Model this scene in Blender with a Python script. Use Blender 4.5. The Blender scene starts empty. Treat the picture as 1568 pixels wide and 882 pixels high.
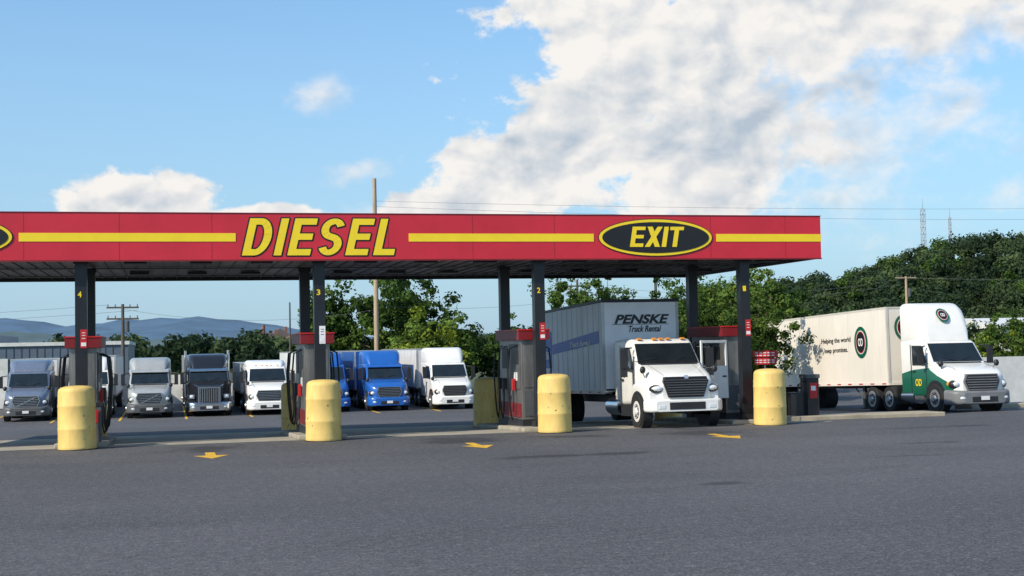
import bpy, bmesh, math, random
import numpy as np
from mathutils import Vector, Matrix
R = random.Random(7)
scene = bpy.context.scene
rad = math.radians

def gz(y):
    if y <= 38: return 0.0
    if y >= 71: return -1.05
    return -1.05*(y-38)/33.0

# ---------------------------------------------------------------- materials
def mat(name, col, rough=.6, metal=0, var=.12, scale=2.0, bump=0, bscale=30, coat=0, stretch=(1,1,1)):
    m = bpy.data.materials.new(name); m.use_nodes = True
    nt = m.node_tree; p = nt.nodes['Principled BSDF']
    p.inputs['Roughness'].default_value = rough; p.inputs['Metallic'].default_value = metal
    if coat: p.inputs['Coat Weight'].default_value = coat; p.inputs['Coat Roughness'].default_value = .08
    tc = nt.nodes.new('ShaderNodeTexCoord'); mp = nt.nodes.new('ShaderNodeMapping')
    mp.inputs['Scale'].default_value = stretch
    nt.links.new(tc.outputs['Object'], mp.inputs['Vector'])
    n = nt.nodes.new('ShaderNodeTexNoise'); n.inputs['Scale'].default_value = scale
    n.inputs['Detail'].default_value = 6; n.inputs['Roughness'].default_value = .65
    nt.links.new(mp.outputs[0], n.inputs['Vector'])
    r = nt.nodes.new('ShaderNodeValToRGB')
    c = col
    r.color_ramp.elements[0].position = .3; r.color_ramp.elements[1].position = .7
    r.color_ramp.elements[0].color = (c[0]*(1-var), c[1]*(1-var), c[2]*(1-var), 1)
    r.color_ramp.elements[1].color = (min(1, c[0]*(1+var)), min(1, c[1]*(1+var)), min(1, c[2]*(1+var)), 1)
    nt.links.new(n.outputs['Fac'], r.inputs['Fac']); nt.links.new(r.outputs['Color'], p.inputs['Base Color'])
    if bump:
        n2 = nt.nodes.new('ShaderNodeTexNoise'); n2.inputs['Scale'].default_value = bscale
        n2.inputs['Detail'].default_value = 5
        nt.links.new(tc.outputs['Object'], n2.inputs['Vector'])
        b = nt.nodes.new('ShaderNodeBump'); b.inputs['Strength'].default_value = bump
        b.inputs['Distance'].default_value = .02
        nt.links.new(n2.outputs['Fac'], b.inputs['Height']); nt.links.new(b.outputs[0], p.inputs['Normal'])
    return m

def leafmat(name, col, var=.35, scale=.6, trans=.35):
    m = bpy.data.materials.new(name); m.use_nodes = True
    nt = m.node_tree; nt.nodes.clear()
    o = nt.nodes.new('ShaderNodeOutputMaterial')
    d = nt.nodes.new('ShaderNodeBsdfDiffuse'); t = nt.nodes.new('ShaderNodeBsdfTranslucent')
    mx = nt.nodes.new('ShaderNodeMixShader'); mx.inputs[0].default_value = trans
    tc = nt.nodes.new('ShaderNodeTexCoord'); n = nt.nodes.new('ShaderNodeTexNoise')
    n.inputs['Scale'].default_value = scale; n.inputs['Detail'].default_value = 3
    nt.links.new(tc.outputs['Object'], n.inputs['Vector'])
    r = nt.nodes.new('ShaderNodeValToRGB'); r.color_ramp.elements[0].position = .35; r.color_ramp.elements[1].position = .65
    r.color_ramp.elements[0].color = tuple(x*(1-var) for x in col)+(1,)
    r.color_ramp.elements[1].color = tuple(x*(1+var) for x in col)+(1,)
    nt.links.new(n.outputs['Fac'], r.inputs['Fac'])
    nt.links.new(r.outputs[0], d.inputs[0]); nt.links.new(r.outputs[0], t.inputs[0])
    nt.links.new(d.outputs[0], mx.inputs[1]); nt.links.new(t.outputs[0], mx.inputs[2]); nt.links.new(mx.outputs[0], o.inputs[0])
    return m

RED = mat('fascia_red', (.58, .022, .04), .38, var=.10, scale=.8)
REDD = mat('dark_red', (.20, .012, .016), .45)
YEL = mat('sign_yellow', (.90, .66, .02), .4, var=.05)
BLK = mat('sign_black', (.012, .012, .014), .4)
COLM = mat('column_black', (.014, .015, .018), .35, var=.3, bump=.1)
BOLL = mat('bollard_yellow', (.78, .545, .17), .6, var=.2, scale=2.2, bump=.15, bscale=12, stretch=(1, 1, .4))
DECK = mat('canopy_deck_metal', (.20, .185, .175), .5, var=.5, scale=.7, stretch=(3, .25, 1))
DECKR = mat('deck_rib', (.10, .095, .095), .5)
CONC = mat('concrete', (.36, .33, .27), .85, var=.3, scale=1.5, bump=.3)
CURB = mat('kerb_concrete', (.36, .31, .23), .85, var=.3, scale=1.2, bump=.3)
STEEL = mat('brushed_steel', (.30, .285, .27), .4, .7, var=.35, scale=3, stretch=(1, 1, .2))
CHROME = mat('chrome', (.75, .76, .78), .15, 1, var=.05)
GLASS = mat('dark_glass', (.012, .018, .022), .06, 0, var=.3, coat=.5)
TIRE = mat('tyre_rubber', (.018, .018, .019), .85, var=.3, bump=.3)
RIM = mat('rim_metal', (.45, .45, .46), .35, .7, var=.2)
DARK = mat('dark_plastic', (.02, .02, .022), .5, var=.3)
GREYP = mat('grey_plastic', (.09, .095, .1), .5, var=.2)
BUMPG = mat('grey_bumper', (.17, .175, .185), .45, var=.15)
WHITE = mat('white_paint', (.80, .79, .76), .3, var=.06, coat=.3)
CREAM = mat('cream_trailer', (.82, .76, .67), .4, var=.07, scale=.8, stretch=(1, 1, .4))
CREAMR = mat('cream_seam', (.6, .57, .5), .5)
OFFW = mat('offwhite_trailer', (.70, .70, .69), .45, var=.1)
GREEN = mat('green_paint', (.006, .11, .06), .3, var=.1, coat=.4)
BLUE = mat('blue_paint', (.015, .11, .42), .3, var=.12, coat=.4)
NAVY = mat('decal_blue', (.03, .12, .5), .4)
BLACKP = mat('black_paint', (.015, .016, .02), .22, var=.2, coat=.5)
SILVER = mat('silver_paint', (.45, .46, .45), .32, .3, var=.12, coat=.3)
BLGREY = mat('bluegrey_paint', (.16, .20, .28), .3, .2, var=.12, coat=.3)
ALU = mat('aluminium_side', (.66, .68, .72), .45, .15, var=.15, scale=1.2, stretch=(1, 1, .3))
BOXF = mat('box_front', (.86, .86, .86), .5, var=.05)
LAMP = mat('headlamp', (.75, .78, .8), .12, .1, coat=1)
AMBER = mat('amber_lamp', (.8, .3, .03), .3)
REDS = mat('sign_red', (.5, .02, .02), .4)
WOOD = mat('pole_wood', (.40, .30, .20), .85, var=.3, scale=3, stretch=(4, 4, .3))
WOODD = mat('pole_wood_dark', (.10, .085, .07), .85, var=.3)
WIREM = mat('wire', (.16, .16, .17), .7)
BARK = mat('bark', (.09, .065, .045), .9, var=.35, scale=5, bump=.6)
ROADY = mat('road_paint_yellow', (.70, .40, .03), .75, var=.4, scale=9)
WALLW = mat('white_wall', (.62, .62, .6), .7, var=.15)
METB = mat('blue_grey_cladding', (.10, .13, .18), .5, var=.15)
BRICKR = mat('brick_red', (.22, .11, .085), .85, var=.25)
ROOFM = mat('roof_shingle', (.12, .10, .10), .85, var=.25)
MAST = mat('mast_steel', (.28, .30, .34), .6)
SIGNW = mat('sign_white', (.8, .8, .8), .4)
VEST = mat('hi_vis_vest', (.5, .75, .05), .7)
SEATM = mat('seat_fabric', (.06, .06, .065), .9)

# ---------------------------------------------------------------- builder
class B:
    def __init__(s): s.v = []; s.f = []; s.m = []; s.mats = []; s.sm = []
    def mi(s, m):
        if m not in s.mats: s.mats.append(m)
        return s.mats.index(m)
    def add(s, vs, fs, m, smooth=False):
        o = len(s.v); k = s.mi(m)
        s.v.extend([tuple(v) for v in vs])
        for f in fs:
            s.f.append(tuple(i+o for i in f)); s.m.append(k); s.sm.append(smooth)
    def box(s, x0, x1, y0, y1, z0, z1, m):
        vs = [(x0,y0,z0),(x1,y0,z0),(x1,y1,z0),(x0,y1,z0),(x0,y0,z1),(x1,y0,z1),(x1,y1,z1),(x0,y1,z1)]
        s.add(vs, [(0,3,2,1),(4,5,6,7),(0,1,5,4),(1,2,6,5),(2,3,7,6),(3,0,4,7)], m)
    def hexa(s, vs, m):
        s.add(vs, [(0,3,2,1),(4,5,6,7),(0,1,5,4),(1,2,6,5),(2,3,7,6),(3,0,4,7)], m)
    def quad(s, a, b, c, d, m): s.add([a,b,c,d], [(0,1,2,3)], m)
    def cyl(s, p0, p1, r0, r1, m, n=20, smooth=True):
        p0 = Vector(p0); p1 = Vector(p1); d = (p1-p0).normalized()
        u = d.orthogonal().normalized(); w = d.cross(u)
        vs = []
        for p, r in ((p0, r0), (p1, r1)):
            for i in range(n):
                a = 2*math.pi*i/n
                vs.append(p+u*math.cos(a)*r+w*math.sin(a)*r)
        s.add(vs, [(i, (i+1) % n, n+(i+1) % n, n+i) for i in range(n)], m, smooth)
        s.add(vs[:n], [tuple(range(n))[::-1]], m); s.add(vs[n:], [tuple(range(n))], m)
    def tube(s, pts, r, m, n=6, r1=None):
        pts = [Vector(p) for p in pts]; vs = []
        K = len(pts)
        for i, p in enumerate(pts):
            d = (pts[min(i+1, K-1)]-pts[max(i-1, 0)]).normalized()
            ref = Vector((0, 0, 1)) if abs(d.z) < .9 else Vector((1, 0, 0))
            u = d.cross(ref).normalized(); w = d.cross(u)
            rr = r if r1 is None else r+(r1-r)*i/(K-1)
            for j in range(n):
                a = 2*math.pi*j/n; vs.append(p+u*math.cos(a)*rr+w*math.sin(a)*rr)
        fs = [(i*n+j, i*n+(j+1) % n, (i+1)*n+(j+1) % n, (i+1)*n+j) for i in range(K-1) for j in range(n)]
        fs += [tuple(range(n))[::-1], tuple((K-1)*n+j for j in range(n))]
        s.add(vs, fs, m, True)
    def prism(s, poly, y0, y1, m):
        n = len(poly)
        vs = [(p[0], y0, p[1]) for p in poly]+[(p[0], y1, p[1]) for p in poly]
        s.add(vs, [tuple(range(n)), tuple(range(n, 2*n))[::-1]]+[(i, (i+1) % n, n+(i+1) % n, n+i) for i in range(n)], m)
    def prismx(s, poly, x0, x1, m):
        n = len(poly)
        vs = [(x0, p[0], p[1]) for p in poly]+[(x1, p[0], p[1]) for p in poly]
        s.add(vs, [tuple(range(n)), tuple(range(n, 2*n))[::-1]]+[(i, (i+1) % n, n+(i+1) % n, n+i) for i in range(n)], m)
    def loft(s, secs, m, cx=0, k=4, smooth=True):
        rings = []
        for (y, hw, zb, zt, r) in secs:
            r = min(r, hw*.95, (zt-zb)*.48); ring = []
            for (qx, qz, a0) in ((hw-r, zt-r, 0), (-hw+r, zt-r, 90), (-hw+r, zb+r, 180), (hw-r, zb+r, 270)):
                for i in range(k+1):
                    a = rad(a0+90*i/k); ring.append((cx+qx+math.cos(a)*r, y, qz+math.sin(a)*r))
            rings.append(ring)
        n = len(rings[0]); vs = [p for q in rings for p in q]
        fs = [(i*n+j, i*n+(j+1) % n, (i+1)*n+(j+1) % n, (i+1)*n+j) for i in range(len(rings)-1) for j in range(n)]
        s.add(vs, fs, m, smooth)
        s.add(rings[0], [tuple(range(n))], m); s.add(rings[-1], [tuple(range(n))], m)
    def ellip(s, c, r, m, nu=14, nv=8):
        vs = []; fs = []
        for i in range(nv+1):
            th = math.pi*i/nv
            for j in range(nu):
                a = 2*math.pi*j/nu
                vs.append((c[0]+r[0]*math.sin(th)*math.cos(a), c[1]+r[1]*math.sin(th)*math.sin(a), c[2]+r[2]*math.cos(th)))
        for i in range(nv):
            for j in range(nu):
                fs.append((i*nu+j, i*nu+(j+1) % nu, (i+1)*nu+(j+1) % nu, (i+1)*nu+j))
        s.add(vs, fs, m, True)
    def disc(s, c, rx, rz, m, y, th=.01, n=48):
        s.prism([(c[0]+rx*math.cos(2*math.pi*i/n), c[1]+rz*math.sin(2*math.pi*i/n)) for i in range(n)], y-th, y, m)
    def make(s, name, loc=(0, 0, 0), rot=(0, 0, 0), bevel=0, parent=None, recalc=True):
        me = bpy.data.meshes.new(name); me.from_pydata(s.v, [], s.f)
        for m in s.mats: me.materials.append(m)
        me.polygons.foreach_set('material_index', s.m); me.polygons.foreach_set('use_smooth', s.sm)
        if recalc:
            bm = bmesh.new(); bm.from_mesh(me); bmesh.ops.recalc_face_normals(bm, faces=bm.faces); bm.to_mesh(me); bm.free()
        me.update()
        o = bpy.data.objects.new(name, me); scene.collection.objects.link(o)
        o.location = loc; o.rotation_euler = rot
        if bevel:
            md = o.modifiers.new('bevel', 'BEVEL'); md.width = bevel; md.segments = 2; md.limit_method = 'ANGLE'; md.angle_limit = rad(50)
            md.use_clamp_overlap = True
        if parent: o.parent = parent
        return o

def empty(name, loc=(0, 0, 0), rot=(0, 0, 0)):
    e = bpy.data.objects.new(name, None); scene.collection.objects.link(e); e.location = loc; e.rotation_euler = rot
    e.empty_display_size = .3
    return e

def text(name, body, loc, rot, width, height, m, offset=.02, shear=0, parent=None, ext=.004, spacing=1.0):
    cu = bpy.data.curves.new(name, 'FONT'); cu.body = body; cu.align_x = 'CENTER'; cu.align_y = 'CENTER'
    cu.size = 1; cu.offset = offset; cu.shear = shear; cu.extrude = ext; cu.resolution_u = 4; cu.space_character = spacing
    cu.materials.append(m)
    o = bpy.data.objects.new(name, cu); scene.collection.objects.link(o)
    bpy.context.view_layer.update()
    d = o.dimensions
    o.scale = (width/max(d.x, .01), height/max(d.y, .01), 1)
    bb = [Vector(c) for c in o.bound_box]; cy = (min(b.y for b in bb)+max(b.y for b in bb))/2; cxx = (min(b.x for b in bb)+max(b.x for b in bb))/2
    Mr = Matrix.Rotation(rot[2], 3, 'Z') @ Matrix.Rotation(rot[1], 3, 'Y') @ Matrix.Rotation(rot[0], 3, 'X')
    off = Mr @ Vector((cxx*o.scale.x, cy*o.scale.y, 0))
    o.location = Vector(loc)-off; o.rotation_euler = rot
    if parent: o.parent = parent
    return o
FY = (rad(90), 0, 0)
FX = (rad(90), 0, rad(-90))

def letter(ch):
    t = .235
    def arc(cx, cy, rx, ry, a0, a1, n=12): return [(cx+rx*math.cos(rad(a0+(a1-a0)*i/n)), cy+ry*math.sin(rad(a0+(a1-a0)*i/n))) for i in range(n+1)]
    def band(o, i): return [[o[k], o[k+1], i[k+1], i[k]] for k in range(len(o)-1)]
    def rect(x0, x1, y0, y1): return [[(x0, y0), (x1, y0), (x1, y1), (x0, y1)]]
    h = .17
    if ch == 'I': return rect(0, t, 0, 1), t
    if ch == 'E': return rect(0, t, 0, 1)+rect(t, .70, 0, h)+rect(t, .66, .42, .42+h)+rect(t, .70, 1-h, 1), .70
    if ch == 'L': return rect(0, t, 0, 1)+rect(t, .66, 0, h), .66
    if ch == 'T': return rect(0, .74, 1-h, 1)+rect(.37-t/2, .37+t/2, 0, 1-h), .74
    if ch == 'X': return [[(0, 0), (.27, 0), (.82, 1), (.55, 1)], [(.55, 0), (.82, 0), (.532, .476), (.397, .230+.0)][:0] or [(.55, 0), (.82, 0), (.5455, .5), (.4105, .2545)], [(.0, 1), (.27, 1), (.4095, .7455), (.2745, .5)]], .82
    if ch == 'N': return rect(0, .2, 0, 1)+rect(.58, .78, 0, 1)+[[(.2, 1), (.2, .62), (.58, 0), (.58, .38)]], .78
    if ch == 'R': return rect(0, t, 0, 1)+rect(t, .42, 1-h, 1)+rect(t, .42, .4, .4+h)+band(arc(.42, .70, .32, .30, 90, -90), arc(.42, .70, .10, .13, 90, -90))+[[(.28, .4), (.50, .4), (.80, 0), (.54, 0)]], .8
    if ch == 'D': return rect(0, t, 0, 1)+rect(t, .36, 1-h, 1)+rect(t, .36, 0, h)+band(arc(.36, .5, .42, .5, 90, -90, 20), arc(.36, .5, .18, .33, 90, -90, 20)), .78
    if ch == 'S':
        o = arc(.37, .715, .35, .285, 20, 90, 6)+arc(.35, .715, .35, .285, 90, 250, 14)
        i = arc(.37, .715, .12, .135, 20, 90, 6)+arc(.35, .715, .115, .12, 90, 250, 14)
        o2 = arc(.37, .285, .35, .285, 200, 270, 6)+arc(.37, .285, .36, .285, 270, 430, 14)
        i2 = arc(.37, .285, .12, .135, 200, 270, 6)+arc(.37, .285, .12, .12, 270, 430, 14)
        return band(o, i)+band(o2, i2)+[[(.23, .447), (.31, .60), (.493, .553), (.41, .397)]], .73
def bold_word(b, word, x0, width, zc, h, y, m, grow=0, shear=.22, gap=.15):
    adv = []; x = 0
    for c in word: ps, wd = letter(c); adv.append((x, ps)); x += wd+gap
    tot = x-gap+shear; sx = width/tot
    for li, (xo, ps) in enumerate(adv):
        for pi, p in enumerate(ps):
            pts = [((xo+q[0]+shear*q[1])*sx+x0, zc-h/2+q[1]*h) for q in p]
            if not grow:
                e = (pi % 3)*.0011
                b.prism(pts, y-.012-e, y, m)
            else:
                cl = []
                for (a, c) in pts:
                    for k in range(8): cl.append((a+grow*math.cos(k*math.pi/4+.39), c+grow*math.sin(k*math.pi/4+.39)))
                cl = sorted(set(cl))
                def half(P_):
                    H = []
                    for q in P_:
                        while len(H) > 1 and (H[-1][0]-H[-2][0])*(q[1]-H[-2][1])-(H[-1][1]-H[-2][1])*(q[0]-H[-2][0]) <= 0: H.pop()
                        H.append(q)
                    return H
                hull = half(cl)[:-1]+half(cl[::-1])[:-1]
                b.prism(hull, y-.004-(pi % 4)*.0008, y, m)

# ---------------------------------------------------------------- node helper
class NT:
    def __init__(s, nt): s.nt = nt
    def n(s, t): return s.nt.nodes.new(t)
    def l(s, a, b): s.nt.links.new(a, b)
    def m(s, op, *a, clamp=False):
        n = s.n('ShaderNodeMath'); n.operation = op; n.use_clamp = clamp
        for i, x in enumerate(a):
            if isinstance(x, (int, float)): n.inputs[i].default_value = x
            else: s.l(x, n.inputs[i])
        return n.outputs[0]
    def noise(s, vec, scale, detail=6, rough=.55, dist=0):
        n = s.n('ShaderNodeTexNoise'); n.inputs['Scale'].default_value = scale; n.inputs['Detail'].default_value = detail
        n.inputs['Roughness'].default_value = rough; n.inputs['Distortion'].default_value = dist
        s.l(vec, n.inputs['Vector']); return n.outputs['Fac']
    def mr(s, v, a, b, c=0, d=1, interp='SMOOTHSTEP'):
        n = s.n('ShaderNodeMapRange'); n.interpolation_type = interp
        s.l(v, n.inputs['Value'])
        for k, x in (('From Min', a), ('From Max', b), ('To Min', c), ('To Max', d)): n.inputs[k].default_value = x
        return n.outputs['Result']
    def mixc(s, f, a, b, blend='MIX'):
        n = s.n('ShaderNodeMix'); n.data_type = 'RGBA'; n.blend_type = blend
        if isinstance(f, (int, float)): n.inputs[0].default_value = f
        else: s.l(f, n.inputs[0])
        for x, i in ((a, 6), (b, 7)):
            if isinstance(x, tuple): n.inputs[i].default_value = x+(1,) if len(x) == 3 else x
            else: s.l(x, n.inputs[i])
        return n.outputs[2]
    def blob(s, x, y, cx, cy, rx, ry, ang=0):
        dx = s.m('SUBTRACT', x, cx); dy = s.m('SUBTRACT', y, cy)
        c, q = math.cos(rad(ang)), math.sin(rad(ang))
        if ang:
            a = s.m('DIVIDE', s.m('ADD', s.m('MULTIPLY', dx, c), s.m('MULTIPLY', dy, q)), rx)
            b = s.m('DIVIDE', s.m('SUBTRACT', s.m('MULTIPLY', dy, c), s.m('MULTIPLY', dx, q)), ry)
        else:
            a = s.m('DIVIDE', dx, rx); b = s.m('DIVIDE', dy, ry)
        r2 = s.m('ADD', s.m('MULTIPLY', a, a), s.m('MULTIPLY', b, b))
        return s.m('SUBTRACT', 1, s.m('SQRT', r2))

# ---------------------------------------------------------------- world
w = bpy.data.worlds.new('World'); scene.world = w; w.use_nodes = True
wn = w.node_tree; wn.nodes.clear(); K = NT(wn)
SUNV = Vector((-5.3, -2.8, 4.5)).normalized()
elev = math.asin(SUNV.z); azim = math.atan2(SUNV.x, SUNV.y)
sky = K.n('ShaderNodeTexSky'); sky.sky_type = 'NISHITA'; sky.sun_disc = False
sky.sun_elevation = elev; sky.sun_rotation = azim % (2*math.pi)
sky.air_density = 1.0; sky.dust_density = .6; sky.ozone_density = 1.6
tc = K.n('ShaderNodeTexCoord'); sep = K.n('ShaderNodeSeparateXYZ'); K.l(tc.outputs['Generated'], sep.inputs[0])
az = K.m('MULTIPLY', K.m('ARCTAN2', sep.outputs[0], sep.outputs[1]), 180/math.pi)
el = K.m('MULTIPLY', K.m('ARCSINE', sep.outputs[2]), 180/math.pi)
comb = K.n('ShaderNodeCombineXYZ'); K.l(az, comb.inputs[0]); K.l(K.m('MULTIPLY', el, 1.35), comb.inputs[1])
P = comb.outputs[0]
def shift(dx, dy):
    v = K.n('ShaderNodeVectorMath'); v.operation = 'ADD'; K.l(P, v.inputs[0]); v.inputs[1].default_value = (dx, dy, 0); return v.outputs[0]
blobs = [(27.0, 13.6, 13.0, 5.0, 0), (19.0, 11.0, 5.2, 3.6, 25), (16.5, 7.9, 6.4, 2.5, 12), (13.0, 6.0, 5.4, 1.2, 6),
         (23.0, 8.2, 6.0, 3.8, 0), (-.9, 6.0, 3.4, 1.5, 0), (4.0, 5.3, 4.2, .8, 0), (35.5, 13.5, 6, 3.0, 0),
         (48, 12, 9, 5, 0), (-30, 12, 8, 3, 0), (75, 16, 12, 5, 0), (150, 18, 30, 6, 0), (-90, 14, 14, 5, 0)]
thin = [(6.4, 10.5, 1.5, .9, 0), (8.0, 7.5, 1.8, .7, 10), (32.3, 8.7, 3.4, .8, 35), (27.4, 6.0, 3.2, .9, 0), (34.6, 5.7, 1.6, .8, 0),
        (26, 8.0, 9, 4.0, 0), (16, 14.5, 2.4, 1.2, 0), (10, 5.6, 5, .8, 0)]
def union(lst):
    F = None
    for (a, e, rx, ry, an) in lst:
        b = K.blob(az, el, a, e, rx, ry, an); F = b if F is None else K.m('MAXIMUM', F, b)
    return F
F = K.m('MAXIMUM', union(blobs), -1.2); T = K.m('MAXIMUM', union(thin), -1.2)
nA = K.noise(P, .30, 8, .55, .2)
nA3 = K.noise(P, .42, 5, .5, .25)
nB = K.noise(shift(-.5, .65), .42, 5, .5, .25)
nF = K.noise(P, 1.1, 5, .6, .3)
dens = K.m('ADD', K.m('MULTIPLY', F, 1.35), K.m('ADD', K.m('MULTIPLY', K.m('SUBTRACT', nA, .50), 2.5), K.m('MULTIPLY', K.m('SUBTRACT', nF, .5), .8)))
edge = K.mr(az, 20, 31, .32, .95, 'LINEAR')
mk = K.n('ShaderNodeMapRange'); mk.interpolation_type = 'SMOOTHSTEP'; K.l(dens, mk.inputs['Value']); mk.inputs['From Min'].default_value = -.04; K.l(edge, mk.inputs['From Max'])
mask = mk.outputs['Result']
dT = K.m('ADD', K.m('MULTIPLY', T, .9), K.m('ADD', K.m('MULTIPLY', K.m('SUBTRACT', nA, .5), 2.2), K.m('MULTIPLY', K.m('SUBTRACT', nF, .5), .9)))
maskT = K.m('MULTIPLY', K.mr(dT, -.1, 1.0), .68)
relief = K.m('ADD', K.m('MULTIPLY', K.m('SUBTRACT', nA3, nB), 2.3), K.m('MULTIPLY', K.m('SUBTRACT', nF, .5), .55))
thick = K.mr(dens, .2, 1.5)
lit = K.m('ADD', K.m('SUBTRACT', .90, K.m('MULTIPLY', thick, .42)), relief)
brt = None
for (a, e, rx, ry, an) in [(18.7, 12.0, 3.6, 2.2, 20), (25.8, 13.4, 3.6, 1.8, 0), (17.5, 6.7, 5.0, 1.1, 8), (32, 13, 3, 1.4, 0)]:
    q = K.blob(az, el, a, e, rx, ry, an); brt = q if brt is None else K.m('MAXIMUM', brt, q)
gry = K.m('MAXIMUM', K.blob(az, el, 23.0, 9.3, 8.0, 3.2, 0), K.blob(az, el, 16.2, 9.0, 4.4, 1.8, 20))
lit = K.m('ADD', lit, K.m('MULTIPLY', K.mr(brt, 0, .9), .35))
lit = K.m('SUBTRACT', lit, K.m('MULTIPLY', K.mr(gry, -.1, .9), .32), clamp=True)
ccol = K.mixc(lit, (3.35, 3.95, 4.65), (6.7, 6.5, 6.25))
mm = K.m('MAXIMUM', mask, maskT)
mm = K.m('MULTIPLY', mm, K.mr(el, .5, 5.0, .15, 1.0))
skyc = K.mixc(1.0, sky.outputs[0], (.88, 1.20, 1.36), 'MULTIPLY')
haze = K.mr(el, 0.0, 16.0, .85, 0.16, 'LINEAR')
skyh = K.mixc(haze, skyc, (2.7, 3.9, 5.2))
fin = K.mixc(mm, skyh, ccol)
bg = K.n('ShaderNodeBackground'); bg.inputs[1].default_value = .14; K.l(fin, bg.inputs[0])
wo = K.n('ShaderNodeOutputWorld'); K.l(bg.outputs[0], wo.inputs[0])

sun = bpy.data.lights.new('sun', 'SUN'); sun.energy = 4.8; sun.angle = rad(.5); sun.color = (1, .90, .74)
so = bpy.data.objects.new('sun', sun); scene.collection.objects.link(so)
so.rotation_euler = SUNV.to_track_quat('Z', 'Y').to_euler(); so.location = SUNV*50

# ---------------------------------------------------------------- camera
cam = bpy.data.cameras.new('camera'); co = bpy.data.objects.new('camera', cam); scene.collection.objects.link(co)
cam.sensor_width = 36; cam.lens = 47.75; cam.clip_end = 12000; cam.clip_start = .1
Mc = Matrix.Rotation(rad(-14.2), 4, 'Z') @ Matrix.Rotation(rad(92.42), 4, 'X') @ Matrix.Rotation(rad(-1.1), 4, 'Z')
co.matrix_world = Matrix.Translation((0, 0, 2.5)) @ Mc
scene.camera = co
scene.view_settings.view_transform = 'Standard'; scene.view_settings.look = 'None'; scene.view_settings.exposure = 0

# ---------------------------------------------------------------- ground
def asphalt():
    m = bpy.data.materials.new('asphalt'); m.use_nodes = True; nt = m.node_tree; k = NT(nt); p = nt.nodes['Principled BSDF']
    t = k.n('ShaderNodeTexCoord'); sp = k.n('ShaderNodeSeparateXYZ'); k.l(t.outputs['Object'], sp.inputs[0]); V = t.outputs['Object']
    mp = k.n('ShaderNodeMapping'); mp.inputs['Scale'].default_value = (.5, 1.6, 1); mp.inputs['Rotation'].default_value = (0, 0, rad(12)); k.l(V, mp.inputs[0])
    big = k.noise(V, .10, 5, .6); mid = k.noise(V, .9, 6, .6); fine = k.noise(V, 7, 6, .85); g = k.noise(V, 26, 2, .7); strk = k.noise(mp.outputs[0], .35, 6, .65, .4)
    base = k.mixc(k.mr(big, .35, .65), (.064, .064, .073), (.094, .092, .100))
    base = k.mixc(k.m('MULTIPLY', k.mr(strk, .46, .72), .5), base, (.042, .042, .047))
    base = k.mixc(k.m('MULTIPLY', k.mr(mid, .5, .75), .35), base, (.048, .048, .052))
    base = k.mixc(k.m('MULTIPLY', k.mr(fine, .50, .66), .6), base, (.21, .205, .20))
    base = k.mixc(k.m('MULTIPLY', k.mr(fine, .5, .36), .6), base, (.026, .026, .03))
    base = k.mixc(k.m('MULTIPLY', k.mr(g, .52, .68), .6), base, (.25, .24, .23))
    base = k.mixc(k.m('MULTIPLY', k.mr(g, .48, .34), .5), base, (.02, .02, .023))
    st = None
    for (cx, cy, rx, ry) in [(9.5, 22.4, .7, .35), (15.3, 26, 1.5, .3), (7.4, 35.6, 1.6, 1.9), (14.2, 35.4, 1.7, 2.2), (.9, 35.8, 1.3, 1.7), (9.0, 29.5, 3, .5), (21, 34, 2.5, .5), (17.5, 29, 1.2, .3), (10.7, 35.6, 1.5, .8)]:
        b = k.blob(sp.outputs[0], sp.outputs[1], cx, cy, rx, ry); st = b if st is None else k.m('MAXIMUM', st, b)
    sf = k.mr(k.m('ADD', k.m('MAXIMUM', st, -1), k.m('MULTIPLY', k.m('SUBTRACT', mid, .5), 2.6)), .0, .8)
    base = k.mixc(k.m('MULTIPLY', sf, .7), base, (.02, .02, .022))
    k.l(base, p.inputs['Base Color']); p.inputs['Roughness'].default_value = .85
    bp = k.n('ShaderNodeBump'); bp.inputs['Strength'].default_value = .6; bp.inputs['Distance'].default_value = .03
    k.l(fine, bp.inputs['Height']); k.l(bp.outputs[0], p.inputs['Normal'])
    return m
ASP = asphalt()
GRASS = mat('grass_ground', (.07, .09, .035), .95, var=.35, scale=.15, bump=.3)
def sheet(name, xs, ys, dz, m):
    b = B(); n = len(xs)
    vs = [(x, y, gz(y)+dz) for y in ys for x in xs]
    fs = [(j*n+i, j*n+i+1, (j+1)*n+i+1, (j+1)*n+i) for j in range(len(ys)-1) for i in range(n-1)]
    b.add(vs, fs, m); return b.make(name, recalc=False)
sheet('ground', [-5000, -500, 0, 500, 5000], [-300, 38, 71, 120, 1000, 8000], -.004, GRASS)
sheet('parking_lot', [-70, 0, 60, 110], [-40, 38, 71, 96], 0, ASP)
sheet('concrete_pad', [-11, 4, 19.6], [37.85, 38, 47.6], .004, CONC)
for ax in (.95, 7.5, 14.2):
    b = B(); z = .005
    b.add([(ax-.12, 34.5, z), (ax+.12, 34.5, z), (ax+.12, 33.5, z), (ax-.12, 33.5, z)], [(0, 1, 2, 3)], ROADY)
    b.add([(ax-.42, 33.5, z), (ax+.42, 33.5, z), (ax, 32.5, z)], [(0, 1, 2)], ROADY)
    b.make('painted_arrow', recalc=False)
b = B()
for i in range(9):
    x = -9.4+i*3.42; b.box(x-.06, x+.06, 74, 92, -1.05, -1.045, ROADY)
b.make('parking_bay_lines')

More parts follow.
